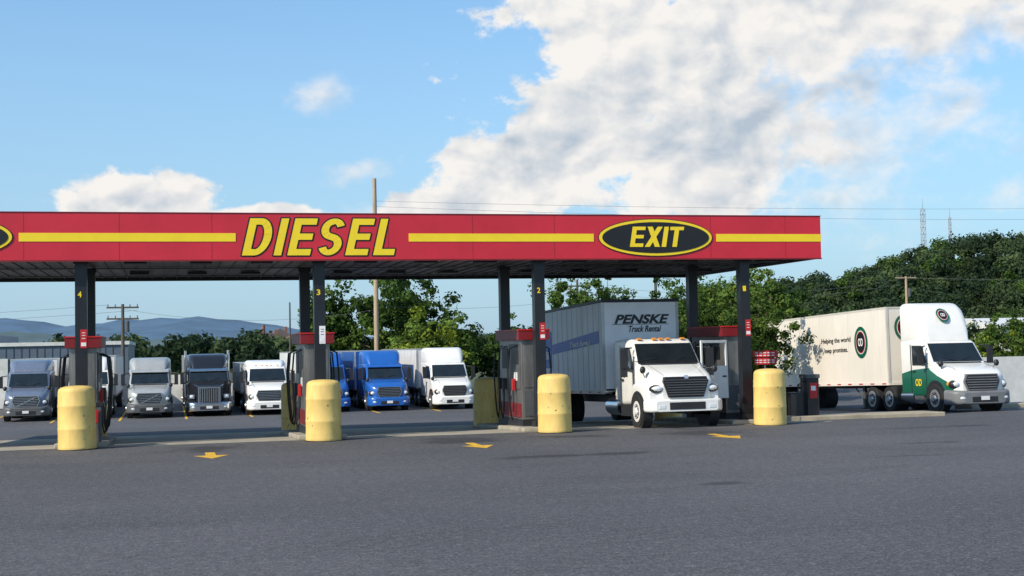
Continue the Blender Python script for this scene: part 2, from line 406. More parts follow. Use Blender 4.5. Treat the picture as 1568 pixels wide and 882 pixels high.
# ---------------------------------------------------------------- canopy
CX0, CX1, CY0, CY1, ZB, ZT = -11.1, 19.42, 38.0, 48.9, 4.98, 6.28
can = empty('fuel_station_canopy')
b = B()
b.box(CX0, CX1, CY0, CY0+.1, ZB, ZT, RED); b.box(CX0, CX1, CY1-.1, CY1, ZB, ZT, RED)
b.box(CX0, CX0+.1, CY0+.1, CY1-.1, ZB, ZT, RED); b.box(CX1-.1, CX1, CY0+.1, CY1-.1, ZB, ZT, RED)
b.box(CX0-.02, CX1+.02, CY0-.02, CY1+.02, ZT, ZT+.02, REDD)
b.box(CX0-.012, CX1+.012, CY0-.012, CY0, ZB-.02, ZB+.025, REDD)
b.box(CX0+.1, CX1-.1, CY1-.16, CY1-.103, ZB-.01, 5.1, BLK); b.box(CX1-.16, CX1-.103, CY0+.1, CY1-.17, ZB-.01, 5.1, BLK)  # black strips paint the inner fascia faces as dark as their shade
x = CX0+2.5
while x < CX1: b.box(x-.005, x+.005, CY0-.003, CY0, ZB+.04, ZT-.01, REDD); x += 2.44
SX = [(-11.0, -7.7), (-3.84, 1.80), (6.62, 12.12), (15.98, CX1+.004)]
for a, c in SX: b.box(a, c, CY0-.014, CY0, 5.50, 5.73, YEL)
b.box(CX1, CX1+.012, CY0+.02, CY1-.1, 5.50, 5.73, YEL)
b.make('fascia', parent=can)
b = B()
b.box(CX0+.1, CX1-.1, CY0+.1, CY1-.1, 5.10, 5.22, DECK)
x = CX0+.3
while x < CX1-.3:
    b.box(x-.02, x+.02, CY0+.12, CY1-.17, 5.065, 5.10, DECKR); x += .41
for yy in (38.5, 42.7, 47): b.box(CX0+.12, CX1-.17, yy-.09, yy+.09, 5.03, 5.064, DECKR)
b.box(CX0+.1, CX1-.1, CY0+.1, CY1-.1, 5.9, 6.0, DECKR)
for xx in (-5.5, -.9, .9, 2.6, 5.6, 7.4, 9.2, 12, 13.8, 15.6, 18.4, -8):
    for yy in (39.6, 45.2):
        b.box(xx-.3, xx+.3, yy-.3, yy+.3, 4.99, 5.07, DARK)
b.make('ceiling_deck', parent=can)
ISL = [-8.75, -2.3, 4.12, 10.55, 17.05]
for i, ix in enumerate(ISL):
    for j, cy in enumerate((38.55, 42.75)):
        b = B(); g = gz(cy)
        b.box(ix-.155, ix+.155, cy-.155, cy+.155, g, 5.06, COLM)
        b.box(ix-.22, ix+.22, cy-.22, cy+.22, g+.12, g+.30, DARK)
        b.box(ix-.19, ix+.19, cy-.19, cy+.19, 4.92, 5.05, COLM)
        if j == 0:
            m_ = SIGNW if i == 2 else REDS
            b.box(ix-.02, ix+.15, cy-.165, cy-.157, 2.65, 3.15, m_)
            b.box(ix+.0, ix+.13, cy-.17, cy-.166, 2.70, 2.80, SIGNW)
            for zz in (2.9, 2.98, 3.05): b.box(ix+.02, ix+.11, cy-.17, cy-.166, zz, zz+.018, SIGNW if i != 2 else GREYP)
        b.make('column', parent=can, bevel=.012)
    text('column_number', str(5-i), (ix-.03, 38.385, 4.1), FY, .10, .16, YEL, .02, parent=can)
def oval(cx):
    b = B(); b.disc((cx, 5.62), 1.80, .565, BLK, CY0-.012); b.disc((cx, 5.62), 1.775, .54, YEL, CY0-.024); b.disc((cx, 5.62), 1.68, .46, BLK, CY0-.036)
    b.make('oval_sign', parent=can)
oval(14.05); oval(-5.78)
def sign(name, word, x0, wd, zc, h, y, gap, sh=.2, g=.035):
    if g:
        b = B(); bold_word(b, word, x0, wd, zc, h, y, BLK, g, sh, gap); b.make(name+'_outline', parent=can)
    b = B(); bold_word(b, word, x0, wd, zc, h, y-.010, YEL, 0, sh, gap); b.make(name, parent=can)
sign('exit_letters', 'EXIT', 13.22, 1.72, 5.64, .60, CY0-.037, .10, .18, 0)
sign('enter_letters', 'ENTER', -6.85, 2.15, 5.64, .55, CY0-.037, .10, .18, 0)
sign('diesel_letters', 'DIESEL', 1.96, 4.46, 5.63, 1.03, CY0-.002, .19, .27, .042)

# ---------------------------------------------------------------- islands, bollards, dispensers
def bollard(x, y):
    b = B(); g = gz(y); n = 32
    prof = [(0.0, .475), (.02, .49), (.08, .485), (.5, .48), (.52, .486), (.56, .486), (.58, .48), (1.1, .475), (1.12, .481), (1.16, .481), (1.18, .474), (1.5, .465), (1.57, .45), (1.62, .40), (1.65, .30), (1.665, .15), (1.67, .001)]
    vs = [(r*math.cos(2*math.pi*i/n), r*math.sin(2*math.pi*i/n), z) for z, r in prof for i in range(n)]
    fs = [(k*n+i, k*n+(i+1) % n, (k+1)*n+(i+1) % n, (k+1)*n+i) for k in range(len(prof)-1) for i in range(n)]
    b.add(vs, fs, BOLL, True); b.cyl((0, 0, -.02), (0, 0, .02), .51, .51, DARK, 32)
    for k in range(9):
        a = R.random()*6.28; z = .1+R.random()*1.1; q = .484; ww = .03+.08*R.random()
        b.quad((q*math.cos(a), q*math.sin(a), z), (q*math.cos(a+ww), q*math.sin(a+ww), z+.01), (q*math.cos(a+ww), q*math.sin(a+ww), z+.02+R.random()*.06), (q*math.cos(a+.01), q*math.sin(a+.01), z+.02), GREYP)
    b.make('bollard', (x, y, g), (rad(R.uniform(-.8, .8)), rad(R.uniform(-.8, .8)), R.random()*6))
def dispenser(x):
    b = B(); g = gz(40.6)+.12; y0, y1 = 39.25, 41.95
    b.box(-.36, .36, y0, y1, 0.25, 2.62, STEEL)
    b.box(-.37, .37, y0-.01, y1+.01, 0, .25, DARK)
    b.box(-.48, .48, y0-.12, y1+.12, 2.62, 2.90, REDD)
    b.box(-.50, .50, y0-.14, y1+.14, 2.90, 2.94, REDS)
    b.box(-.3, .3, y0-.02, y0, .35, 1.1, GREYP); b.box(-.3, .3, y0-.02, y0, 1.2, 2.5, STEEL)
    for s in (-1, 1):
        def sb(xa, xb, ya, yb, za, zb, m): b.box(min(s*xa, s*xb), max(s*xa, s*xb), ya, yb, za, zb, m)
        sb(.36, .385, 39.4, 40.5, 1.15, 2.5, GREYP); sb(.385, .40, 39.55, 40.35, 1.9, 2.3, BLK)
        sb(.385, .40, 39.7, 40.1, 1.4, 1.65, SIGNW); sb(.36, .39, 39.4, 41.8, .3, .72, REDD)
        sb(.36, .38, 40.7, 41.8, .8, 2.5, STEEL); sb(.38, .395, 40.85, 41.6, 1.75, 2.4, DARK)
        for hy in (39.7, 40.9, 41.5):
            b.tube([(s*.40, hy, 2.45), (s*.62, hy+.02, 2.35), (s*.68, hy+.03, 1.7), (s*.64, hy+.05, .9), (s*.58, hy+.1, .35), (s*.52, hy+.18, .22), (s*.47, hy+.25, .45), (s*.45, hy+.27, 1.15)], .026, BLK, 8)
            b.box(s*.44-.05, s*.44+.05, hy+.2, hy+.34, 1.1, 1.45, REDS if hy < 40 else DARK)
            b.tube([(s*.44, hy+.27, 1.2), (s*.5, hy+.27, 1.1), (s*.52, hy+.27, .95)], .02, STEEL)
    b.make('fuel_dispenser', (x, 0, g), bevel=.012)
for ix in ISL:
    b = B(); w2 = .68
    b.hexa([(ix-w2, 38.0, 0), (ix+w2, 38.0, 0), (ix+w2, 44.2, gz(44.2)), (ix-w2, 44.2, gz(44.2)),
            (ix-w2, 38.0, .13), (ix+w2, 38.0, .13), (ix+w2, 44.2, gz(44.2)+.13), (ix-w2, 44.2, gz(44.2)+.13)], CONC)
    b.make('concrete_island', bevel=.03)
    dispenser(ix)
    bollard(ix+(.1 if ix > 10 else -.05)+(.15 if ix > 16 else 0), 37.4)
    bollard(ix-.1, 45.0)
for ix in ISL[1:]:
    b = B(); b.box(-.16, .16, -.14, .14, 0, .95, GREYP); b.box(-.18, .18, -.16, .16, .95, 1.05, DARK); b.box(-.1, .1, -.15, -.142, .5, .85, REDS)
    b.tube([(0, 0, 1.0), (.05, .0, 1.45)], .012, DARK)
    b.make('squeegee_bin', (ix+.35, 38.35, .13), bevel=.015)
b = B(); b.box(-.16, .16, -.1, .1, .55, 1.25, REDS); b.box(-.1, .1, -.106, -.1, .8, 1.1, SIGNW); b.box(-.04, .04, -.04, .04, 0, .55, DARK)
b.make('fire_extinguisher_cabinet', (17.38, 38.2, .12), bevel=.015)
b = B(); b.cyl((0, 0, -.0), (0, 0, 2.12), .03, .03, GREYP, 10); b.box(-.40, .40, -.05, -.031, 1.98, 2.18, REDS); b.box(-.36, .36, -.05, -.031, 1.75, 1.95, REDS)
for zz in (2.02, 2.10, 1.80, 1.87):
    for k in range(5): b.box(-.32+k*.13, -.32+k*.13+.09, -.055, -.05, zz, zz+.03, SIGNW)
b.make('warning_sign', (18.15, 39.5, 0.0), (0, 0, rad(-12)), bevel=.004)
b = B(); b.box(-.2, .2, -.25, .25, 0, 1.2, DARK); b.box(-.23, .23, -.28, .28, 1.2, 1.32, GREYP); b.box(-.13, .13, -.262, -.25, .55, 1.05, REDS); b.box(-.08, .08, -.268, -.262, .8, .95, SIGNW)
b.box(-.75, -.3, -.15, .2, 0, .75, DARK); b.tube([(-.2, 0, 1.1), (-.45, -.1, 1.0), (-.5, -.1, .4), (-.35, -.1, .3)], .025, BLK)
b.make('satellite_pump', (20.0, 40.2, .07), bevel=.015)
b = B()
b.hexa([(18.6, 39.3, -.06), (24.2, 39.1, -.06), (24.6, 41.2, -.12), (18.6, 41.6, -.12), (18.6, 39.3, .10), (24.2, 39.1, .10), (24.6, 41.2, .04), (18.6, 41.6, .04)], CURB)
b.make('kerbed_median', bevel=.03)

# ---------------------------------------------------------------- wheels / trucks
def wheel(b, x, y, r=.5, w=.28, rim=RIM):
    s = 1 if x > 0 else -1; xo = x; xi = x-s*w
    b.cyl((xi, y, r), (xo-s*.04, y, r), r, r, TIRE, 28); b.cyl((xo-s*.04, y, r), (xo, y, r), r, r*.93, TIRE, 28)
    b.cyl((xo-s*.0, y, r), (xo+s*.006, y, r), r*.62, r*.60, rim, 24)
    b.cyl((xo+s*.006, y, r), (xo+s*.012, y, r), r*.44, r*.42, DARK, 20)
    b.cyl((xo+s*.006, y, r), (xo+s*.07, y, r), r*.26, r*.2, rim, 16)
    for i in range(8):
        a = i*math.pi/4; b.cyl((xo+s*.012, y+math.cos(a)*r*.35, r+math.sin(a)*r*.35), (xo+s*.03, y+math.cos(a)*r*.35, r+math.sin(a)*r*.35), r*.05, r*.05, rim, 6)

def semi(name, X, Y, cab, H=3.3, lower=None, Lc=4.2, tr=None, trlen=14, trh=None, grille='wide', bump_m=None, gr_m=None, daycab=False, stack=False, visor=False, slope=0, tand=None, seam=None, rear=None):
    par = empty(name, (X, Y, gz(Y+1.0)), (rad(slope), 0, 0)); b = B()
    bump_m = bump_m or cab; gr_m = gr_m or CHROME; seam = seam or SILVER
    HB = 1.78
    if grille == 'classic':
        b.loft([(.05, .68, .7, 1.62, .1), (.3, .72, .65, 1.70, .12), (1.5, .95, .65, 1.85, .12)], cab)
        for s in (-1, 1):
            b.loft([(.25, .2, .5, .95, .1), (.6, .25, .55, 1.15, .12), (1.3, .25, .6, 1.2, .12), (1.75, .22, .6, 1.0, .1)], cab, cx=s*.95)
        HB = 1.85
    else:
        b.loft([(.03, .72, .62, 1.28, .16), (.14, .95, .58, 1.42, .2), (.45, 1.10, .55, 1.55, .24), (1.0, 1.15, .55, 1.68, .24), (1.5, 1.12, .6, 1.80, .2)], cab)
    b.loft([(1.38, 1.10, .62, HB, .12), (1.93, 1.06, .62, 2.56, .16), (2.2, 1.1, .62, 2.66, .18), (2.75, 1.13, .62, 2.68, .16), (Lc, 1.15, .62, 2.68, .12)], cab)
    if H > 2.8:
        b.loft([(1.98, .82, 2.5, 2.62, .05), (2.15, .92, 2.45, 2.62+(H-2.62)*.35, .2), (2.35, .98, 2.45, 2.62+(H-2.62)*.66, .28), (2.6, 1.04, 2.45, 2.62+(H-2.62)*.88, .32), (2.9, 1.09, 2.45, H-.03, .3), (3.15, 1.12, 2.45, H, .26), (Lc, 1.13, 2.45, H, .24)], cab, k=6)
    if lower:
        b.loft([(.22, 1.03, .56, .98, .14), (.45, 1.116, .53, 1.24, .2), (1.0, 1.166, .53, 1.46, .2), (1.6, 1.156, .58, 1.62, .12), (2.75, 1.148, .58, 1.60, .1), (Lc, 1.163, .58, 1.50, .1)], lower)
    n = Vector((0, -(2.56-HB), .55)).normalized()*.012
    def wp(x, t): return Vector((x, 1.38+.55*t, HB+(2.56-HB)*t))+n
    b.quad(wp(-1.0, .06), wp(1.0, .06), wp(.93, .93), wp(-.93, .93), GLASS)
    n2 = n*1.4
    b.quad(wp(-.012, .1)+n2*.3, wp(.012, .1)+n2*.3, wp(.012, .9)+n2*.3, wp(-.012, .9)+n2*.3, DARK)
    for s in (-1, 1): b.tube([wp(s*.1, .1)+n, wp(s*.6, .28)+n], .012, DARK)
    b.box(-.9, .9, 1.34, 1.44, HB-.02, HB+.035, DARK)
    for s in (-1, 1):
        xs_ = s*1.145
        b.add([(s*1.118, 1.72, 1.86), (s*1.118, 2.0, 2.44), (s*1.145, 2.62, 2.46), (s*1.145, 2.62, 1.74), (s*1.125, 1.9, 1.74)], [(0, 1, 2, 3, 4)], GLASS)
        xe = s*1.168 if lower else xs_+s*.006
        b.box(min(xs_, xe), max(xs_, xe), 2.68, 2.70, .75, 2.5, DARK)
        b.box(min(xs_, xe), max(xs_, xe), 1.66, 1.68, .75, 1.9, DARK)
        b.box(min(xs_, xs_+s*.03), max(xs_, xs_+s*.03), 2.4, 2.58, 1.48, 1.53, DARK)
        if not daycab: b.box(min(s*1.15, s*1.158), max(s*1.15, s*1.158), 3.1, 3.7, 1.95, 2.4, GLASS)
        b.box(s*1.42-.1, s*1.42+.1, 1.52, 1.64, 1.75, 2.38, DARK); b.tube([(s*1.1, 1.75, 2.42), (s*1.42, 1.6, 2.38)], .025, DARK); b.tube([(s*1.1, 1.65, 1.8), (s*1.42, 1.6, 1.78)], .025, DARK)
        b.ellip((s*1.12, .75, 1.75), (.1, .08, .12), DARK)
        b.tube([(s*1.0, .9, 1.55), (s*1.12, .78, 1.7)], .015, DARK)
        if grille == 'classic':
            b.box(s*.92-.14, s*.92+.14, .18, .4, .98, 1.2, CHROME); b.ellip((s*.92, .18, 1.09), (.11, .05, .09), LAMP)
        else:
            b.tube([(s*.76, .12, 1.36), (s*.80, .5, 1.60), (s*.88, 1.4, 1.805)], .007, GREYP, 4)
            b.ellip((s*.93, .27, 1.0), (.20, .20, .17), DARK); b.ellip((s*.92, .23, 1.01), (.17, .19, .13), LAMP); b.ellip((s*1.06, .42, 1.02), (.06, .12, .08), AMBER)
        b.cyl((s*.9, 1.12, .55), (s*1.172, 1.12, .55), .62, .62, DARK, 28); b.box(min(s*.9, s*1.17), max(s*.9, s*1.17), .5, 1.74, .3, .55, DARK)
        wheel(b, s*1.2, 1.12, .52)
        b.box(s*1.0-.14, s*1.0+.14, 1.95, 2.55, .35, .62, GREYP if lower else cab)
        b.cyl((s*.88, 2.6, .62), (s*.88, min(Lc+.1, 3.9), .62), .3, .3, CHROME, 20)
        if stack: b.cyl((s*1.25, 2.2, 1.0), (s*1.25, 2.2, 1.9), .12, .12, CHROME, 14); b.cyl((s*1.2, Lc+.12, 1.0), (s*1.2, Lc+.12, H+.2), .075, .075, CHROME, 12)
        t0 = tand or (Lc+.5)
        for ay in (t0, t0+1.3): wheel(b, s*1.22, ay, .5, .6)
        b.box(s*1.0-.22, s*1.0+.22, t0-.6, t0-.57, .3, 1.0, DARK)
    if grille == 'classic':
        b.box(-.6, .6, -.01, .08, .72, 1.6, CHROME); b.box(-.53, .53, -.02, 0, .78, 1.54, DARK)
        for i in range(9): b.box(-.5+i*.12, -.46+i*.12, -.035, -.02, .8, 1.52, CHROME)
    else:
        gp = [(-.62, 1.36), (.62, 1.36), (.72, 1.1), (.55, .70), (-.55, .70), (-.72, 1.1)]
        b.prism(gp, -.03, .2, gr_m); b.prism([(p[0]*.92, (p[1]-1.03)*.9+1.03) for p in gp], -.045, -.03, DARK)
        for i in range(6):
            z = .79+i*.088; hw = .50+.12*min(1, (z-.72)/.38) - (.05 if z > 1.2 else 0)
            b.box(-hw, hw, -.065, -.045, z, z+.03, gr_m)
        if grille == 'bar': b.hexa([(-.55, -.08, .78), (-.45, -.08, .78), (-.45, -.06, .78), (-.55, -.06, .78), (.45, -.08, 1.28), (.55, -.08, 1.28), (.55, -.06, 1.28), (.45, -.06, 1.28)], CHROME)
    b.loft([(-.16, .8, .33, .70, .08), (-.08, 1.0, .30, .76, .1), (.12, 1.17, .28, .80, .12), (.5, 1.21, .28, .82, .1)], bump_m)
    b.box(-.5, .5, -.175, -.15, .38, .56, DARK); b.box(-.16, .16, -.2, -.176, .44, .58, SIGNW)
    for s in (-1, 1): b.ellip((s*.82, -.1, .52), (.13, .07, .07), LAMP)
    if visor: b.hexa([(-1.0, 1.72, 2.44), (1.0, 1.72, 2.44), (1.02, 1.98, 2.56), (-1.02, 1.98, 2.56), (-1.0, 1.72, 2.47), (1.0, 1.72, 2.47), (1.02, 1.98, 2.60), (-1.02, 1.98, 2.60)], cab if not stack else CHROME)
    for xx in (-.6, -.25, 0, .25, .6): b.box(xx-.05, xx+.05, 2.04, 2.12, 2.66, 2.71, AMBER)
    b.box(-.45, .45, 1.0, Lc+2.2, .62, .88, DARK)
    b.make('tractor', parent=par, bevel=.012)
    if tr:
        th = trh or H+.1; b = B(); y0 = Lc+.75; y1 = y0+trlen
        b.box(-1.28, 1.28, y0, y1, 1.12, th, tr); b.box(-1.29, 1.29, y0-.015, y1+.01, 1.02, 1.14, GREYP if tr is not CREAM else tr)
        b.box(-1.29, 1.29, y0-.015, y1, th-.06, th+.01, seam)
        for s in (-1, 1):
            b.box(min(s*1.2, s*1.292), max(s*1.2, s*1.292), y0-.02, y0+.06, 1.1, th, seam)
            k = y0+.6
            while k < y1: b.box(min(s*1.28, s*1.284), max(s*1.28, s*1.284), k, k+.012, 1.14, th-.06, seam); k += 1.22
            k = y0+.2
            while k < y1-.4: b.box(min(s*1.29, s*1.295), max(s*1.29, s*1.295), k, k+.3, 1.05, 1.10, REDS); k += .9
            b.box(s*.95-.06, s*.95+.06, y0+2.4, y0+2.55, .15, 1.05, GREYP); b.box(s*.95-.14, s*.95+.14, y0+2.35, y0+2.6, .1, .15, GREYP)
            b.tube([(s*.95, y0+2.45, .35), (s*.95, y0+3.3, 1.0)], .03, GREYP)
            for ay in ((y1-1.4, y1-2.7) if trlen > 12 else (y1-1.2,)): wheel(b, s*1.25, ay, .5, .6)
            b.box(s*.9-.3, s*.9+.3, y1-.5, y1-.47, .3, 1.05, DARK)
        b.box(-.5, .5, y0+.5, y1, .9, 1.03, DARK)
        b.make('trailer', parent=par, bevel=.012)
    return par

TY = 76
semi('semi_truck', -7.4, TY+.4, BLGREY, 3.25, tr=OFFW, trh=3.3, grille='bar', bump_m=GREYP)
semi('semi_truck', -4.3, TY+1.2, WHITE, 3.35, tr=OFFW, trh=3.4)
semi('semi_truck', -1.05, TY, SILVER, 3.25, tr=None, grille='bar', bump_m=GREYP, visor=True)
semi('semi_truck', 2.1, TY, BLACKP, 3.4, tr=SILVER, trh=3.3, grille='classic', bump_m=CHROME, stack=True, visor=True)
semi('semi_truck', 5.3, TY-.5, WHITE, 2.98, tr=OFFW, trh=2.8, trlen=10)
semi('semi_truck', 8.7, TY+.3, BLUE, 3.35, tr=OFFW, trh=3.4, gr_m=CHROME)
semi('semi_truck', 12.0, TY, BLUE, 3.4, tr=BLUE, trh=3.4, gr_m=CHROME, visor=True)
semi('semi_truck', 15.65, TY-.5, WHITE, 3.5, tr=OFFW, trh=3.45, gr_m=GREYP)

od = semi('tractor_trailer', 27.7, 42.35, WHITE, 4.05, lower=GREEN, Lc=3.35, tr=CREAM, trlen=10.6, trh=3.98, bump_m=BUMPG, gr_m=BUMPG, daycab=True, slope=-1.8, tand=4.25, seam=CREAMR)
def logo(par, x, y, z, rot, r):
    e = empty('round_logo', (x, y, z), rot); e.parent = par
    b = B(); b.disc((0, 0), r*.84, r, GREEN, 0, .004); b.disc((0, 0), r*.62, r*.75, SIGNW, -.004, .004); b.disc((0, 0), r*.58, r*.70, REDS, -.008, .004); b.disc((0, 0), r*.53, r*.64, BLK, -.012, .004)
    b.make('logo_disc', parent=e)
    text('logo_text', 'OD', (0, -.019, 0), FY, r*.6, r*.5, SIGNW, .02, parent=e, ext=.002)
logo(od, -1.30, 6.1, 2.72, (0, 0, rad(-90)), .62)
logo(od, -.55, 4.08, 3.2, (0, 0, 0), .5)
logo(od, 0, 2.29, 3.56, (rad(-33), 0, 0), .30)
text('slogan', 'Helping the world', (-1.293, 8.2, 2.85), FX, 2.5, .26, BLK, .01, parent=od, ext=.002)
text('slogan', 'keep promises.', (-1.293, 8.2, 2.45), FX, 2.0, .26, BLK, .01, parent=od, ext=.002)
text('door_text', 'OD', (-1.168, 2.2, 1.1), FX, .42, .26, YEL, .02, parent=od, ext=.002)

# ---------------------------------------------------------------- box truck
bt = empty('box_truck', (14.6, 37.15, 0), (rad(-1.4), 0, 0)); b = B()
b.loft([(.12, .70, .75, 1.30, .12), (.22, .86, .7, 1.48, .16), (.5, .97, .62, 1.62, .2), (1.0, 1.02, .62, 1.78, .2), (1.5, 1.06, .62, 1.90, .12)], WHITE)
for s in (-1, 1):
    b.loft([(.22, .12, .78, 1.12, .08), (.4, .2, .7, 1.28, .12), (.9, .24, .65, 1.38, .12), (1.45, .22, .65, 1.32, .1)], WHITE, cx=s*.94)
b.loft([(1.42, 1.04, .65, 1.88, .1), (1.95, .99, .65, 2.55, .15), (2.15, 1.02, .65, 2.66, .17), (2.6, 1.06, .65, 2.70, .15), (3.35, 1.07, .65, 2.68, .14)], WHITE)
n = Vector((0, -.67, .53)).normalized()*.012
def wp(x, t): return Vector((x, 1.42+.53*t, 1.88+.67*t))+n
b.quad(wp(-.97, .03), wp(.97, .03), wp(.90, .95), wp(-.90, .95), GLASS)
b.box(-.9, .9, 1.36, 1.46, 1.86, 1.90, DARK)
for s in (-1, 1): b.tube([wp(s*.7-.5, .1)+n, wp(s*.35+.2, .3)+n], .012, DARK)
gp = [(-.64, 1.50), (.64, 1.50), (.70, 1.36), (.54, .90), (-.54, .90), (-.70, 1.36)]
b.prism(gp, .05, .4, DARK); b.prism([(p[0]*.97, (p[1]-1.2)*.95+1.2) for p in gp], .035, .05, BLK)
for i in range(7):
    z = .96+i*.072; hw = .52+.14*min(1, (z-.9)/.46); b.box(-hw, hw, .012, .035, z, z+.022, GREYP)
b.hexa([(-.06, .0, 1.44), (.06, .0, 1.44), (.06, .04, 1.44), (-.06, .04, 1.44), (-.06, .02, 1.54), (.06, .02, 1.54), (.06, .06, 1.54), (-.06, .06, 1.54)], CHROME)
for s in (-1, 1):
    b.tube([(s*.62, .28, 1.56), (s*.66, .7, 1.70), (s*.72, 1.4, 1.895)], .006, GREYP, 4)
    b.ellip((s*.84, .26, 1.15), (.24, .17, .13), DARK); b.ellip((s*.84, .235, 1.16), (.21, .17, .10), LAMP); b.ellip((s*1.03, .36, 1.12), (.06, .1, .07), AMBER)
    b.cyl((s*.9, 1.02, .52), (s*1.185, 1.02, .52), .59, .59, DARK, 28); b.box(min(s*.9, s*1.18), max(s*.9, s*1.18), .46, 1.6, .35, .6, DARK)
    wheel(b, s*1.21, 1.02, .5, .28, WHITE); wheel(b, s*1.22, 8.6, .5, .6, WHITE)
    b.box(s*1.38-.11, s*1.38+.11, 1.48, 1.60, 1.78, 2.36, DARK); b.tube([(s*1.05, 1.75, 2.4), (s*1.38, 1.55, 2.36)], .024, DARK); b.tube([(s*1.05, 1.65, 1.75), (s*1.38, 1.55, 1.79)], .024, DARK)
    b.box(s*1.38-.09, s*1.38+.09, 1.49, 1.6, 1.52, 1.74, DARK); b.tube([(s*1.38, 1.55, 1.5), (s*1.38, 1.55, 2.4)], .02, DARK)
    b.ellip((s*1.13, .6, 1.72), (.09, .07, .11), DARK); b.tube([(s*1.0, .8, 1.5), (s*1.13, .62, 1.66)], .014, DARK)
    b.box(s*.98-.13, s*.98+.13, 1.85, 2.75, .34, .65, DARK); b.cyl((s*.9, 2.9, .62), (s*.9, 4.1, .62), .28, .28, CHROME, 18)
    b.box(s*1.0-.2, s*1.0+.2, 9.3, 9.33, .3, 1.0, DARK)
b.add([(-1.055, 1.78, 1.9), (-1.06, 2.02, 2.42), (-1.085, 2.72, 2.44), (-1.085, 2.72, 1.72), (-1.075, 1.86, 1.72)], [(0, 1, 2, 3, 4)], GLASS)
b.box(-1.085, -1.078, 2.78, 2.80, .75, 2.5, DARK); b.box(-1.08, -1.062, 1.66, 1.68, .75, 1.86, DARK); b.box(-1.12, -1.08, 2.5, 2.7, 1.42, 1.47, DARK)
b.add([(1.055, 1.70, .85), (1.068, 1.80, 1.9), (1.07, 2.02, 2.5), (1.09, 2.75, 2.5), (1.09, 2.75, .85)], [(0, 1, 2, 3, 4)], DARK)  # flat dark panel painted as the shaded open doorway
b.box(-.16, .16, -.03, -.01, .56, .70, SIGNW)
b.loft([(-.02, .95, .50, .80, .07), (.08, 1.12, .48, .84, .08), (.45, 1.19, .48, .86, .08)], WHITE)
b.box(-.55, .55, -.035, -.02, .55, .76, DARK)
for s in (-1, 1): b.box(s*.78-.1, s*.78+.1, -.03, .02, .58, .68, LAMP)
for xx in (-.7, -.22, 0, .22, .7): b.box(xx-.06, xx+.06, 2.0, 2.1, 2.64, 2.70, AMBER)
b.box(-.42, .42, .8, 11.4, .7, .95, DARK)
b.make('cab', parent=bt, bevel=.012)
b = B(); L = 1.12
b.box(0, .05, 0, L, .80, 1.80, WHITE); b.box(0, .05, 0, .07, 1.80, 2.58, WHITE); b.box(0, .05, L-.08, L, 1.80, 2.58, WHITE); b.box(0, .05, .07, L-.08, 2.50, 2.58, WHITE)
b.box(-.02, 0, .1, L-.12, .95, 1.7, GREYP); b.box(.05, .07, L-.25, L-.08, 1.45, 1.5, DARK)
b.box(.0, .05, .30, .33, 1.80, 2.50, DARK)
b.make('open_door', (1.10, 1.62, 0), (0, 0, rad(-68)), parent=bt, bevel=.01)
b = B(); y0, y1, zt = 3.85, 11.8, 3.98
b.box(-1.28, 1.28, y0, y1, 1.08, zt, BOXF)
for s in (-1, 1):
    b.box(min(s*1.28, s*1.288), max(s*1.28, s*1.288), y0+.1, y1, 1.12, zt-.1, ALU)
    k = y0+.3
    while k < y1-.1: b.box(min(s*1.288, s*1.297), max(s*1.288, s*1.297), k, k+.02, 1.14, zt-.12, SILVER); k += .6
    b.box(s*1.25-.045, s*1.25+.045, y0-.012, y0+.06, 1.1, zt, SILVER)
    b.box(min(s*1.25, s*1.30), max(s*1.25, s*1.30), y0, y1, 1.0, 1.12, SILVER)
    for k in range(8): b.box(min(s*1.30, s*1.304), max(s*1.30, s*1.304), y0+.3+k, y0+.6+k, 1.03, 1.08, REDS)
b.box(-1.30, 1.30, y0-.03, y1, zt-.08, zt+.02, DARK)
b.box(-1.20, 1.20, y0-.008, y0, 1.1, 1.16, DARK)
b.make('cargo_box', parent=bt, bevel=.015)
b = B()
b.add([(-1.300, y0+.35, 2.62), (-1.300, y0+5.8, 2.38), (-1.300, y0+5.8, 2.72), (-1.300, y0+.35, 3.02)], [(0, 1, 2, 3)], NAVY)
b.add([(-1.300, y0+5.9, 1.9), (-1.300, y0+7.3, 1.9), (-1.300, y0+7.3, 3.2), (-1.300, y0+5.9, 3.2)], [(0, 1, 2, 3)], NAVY)
b.make('side_stripe', parent=bt, recalc=False)
text('brand_text', 'PENSKE', (0.05, y0-.014, 3.36), FY, 1.85, .30, BLK, .035, .3, bt)
text('brand_subtext', 'Truck Rental', (.15, y0-.014, 3.05), FY, 1.1, .2, BLK, .02, .3, bt)
b = B(); b.box(-.95, .95, y0-.014, y0-.006, 3.185, 3.2, BLK); b.make('brand_rule', parent=bt)
text('side_text', 'Truck Rental', (-1.304, y0+2.4, 2.66), FX, 2.3, .18, SIGNW, .02, .3, bt)
text('side_text', 'PENSKE', (-1.304, y0+6.6, 2.35), FX, 1.2, .3, SIGNW, .03, .3, bt)

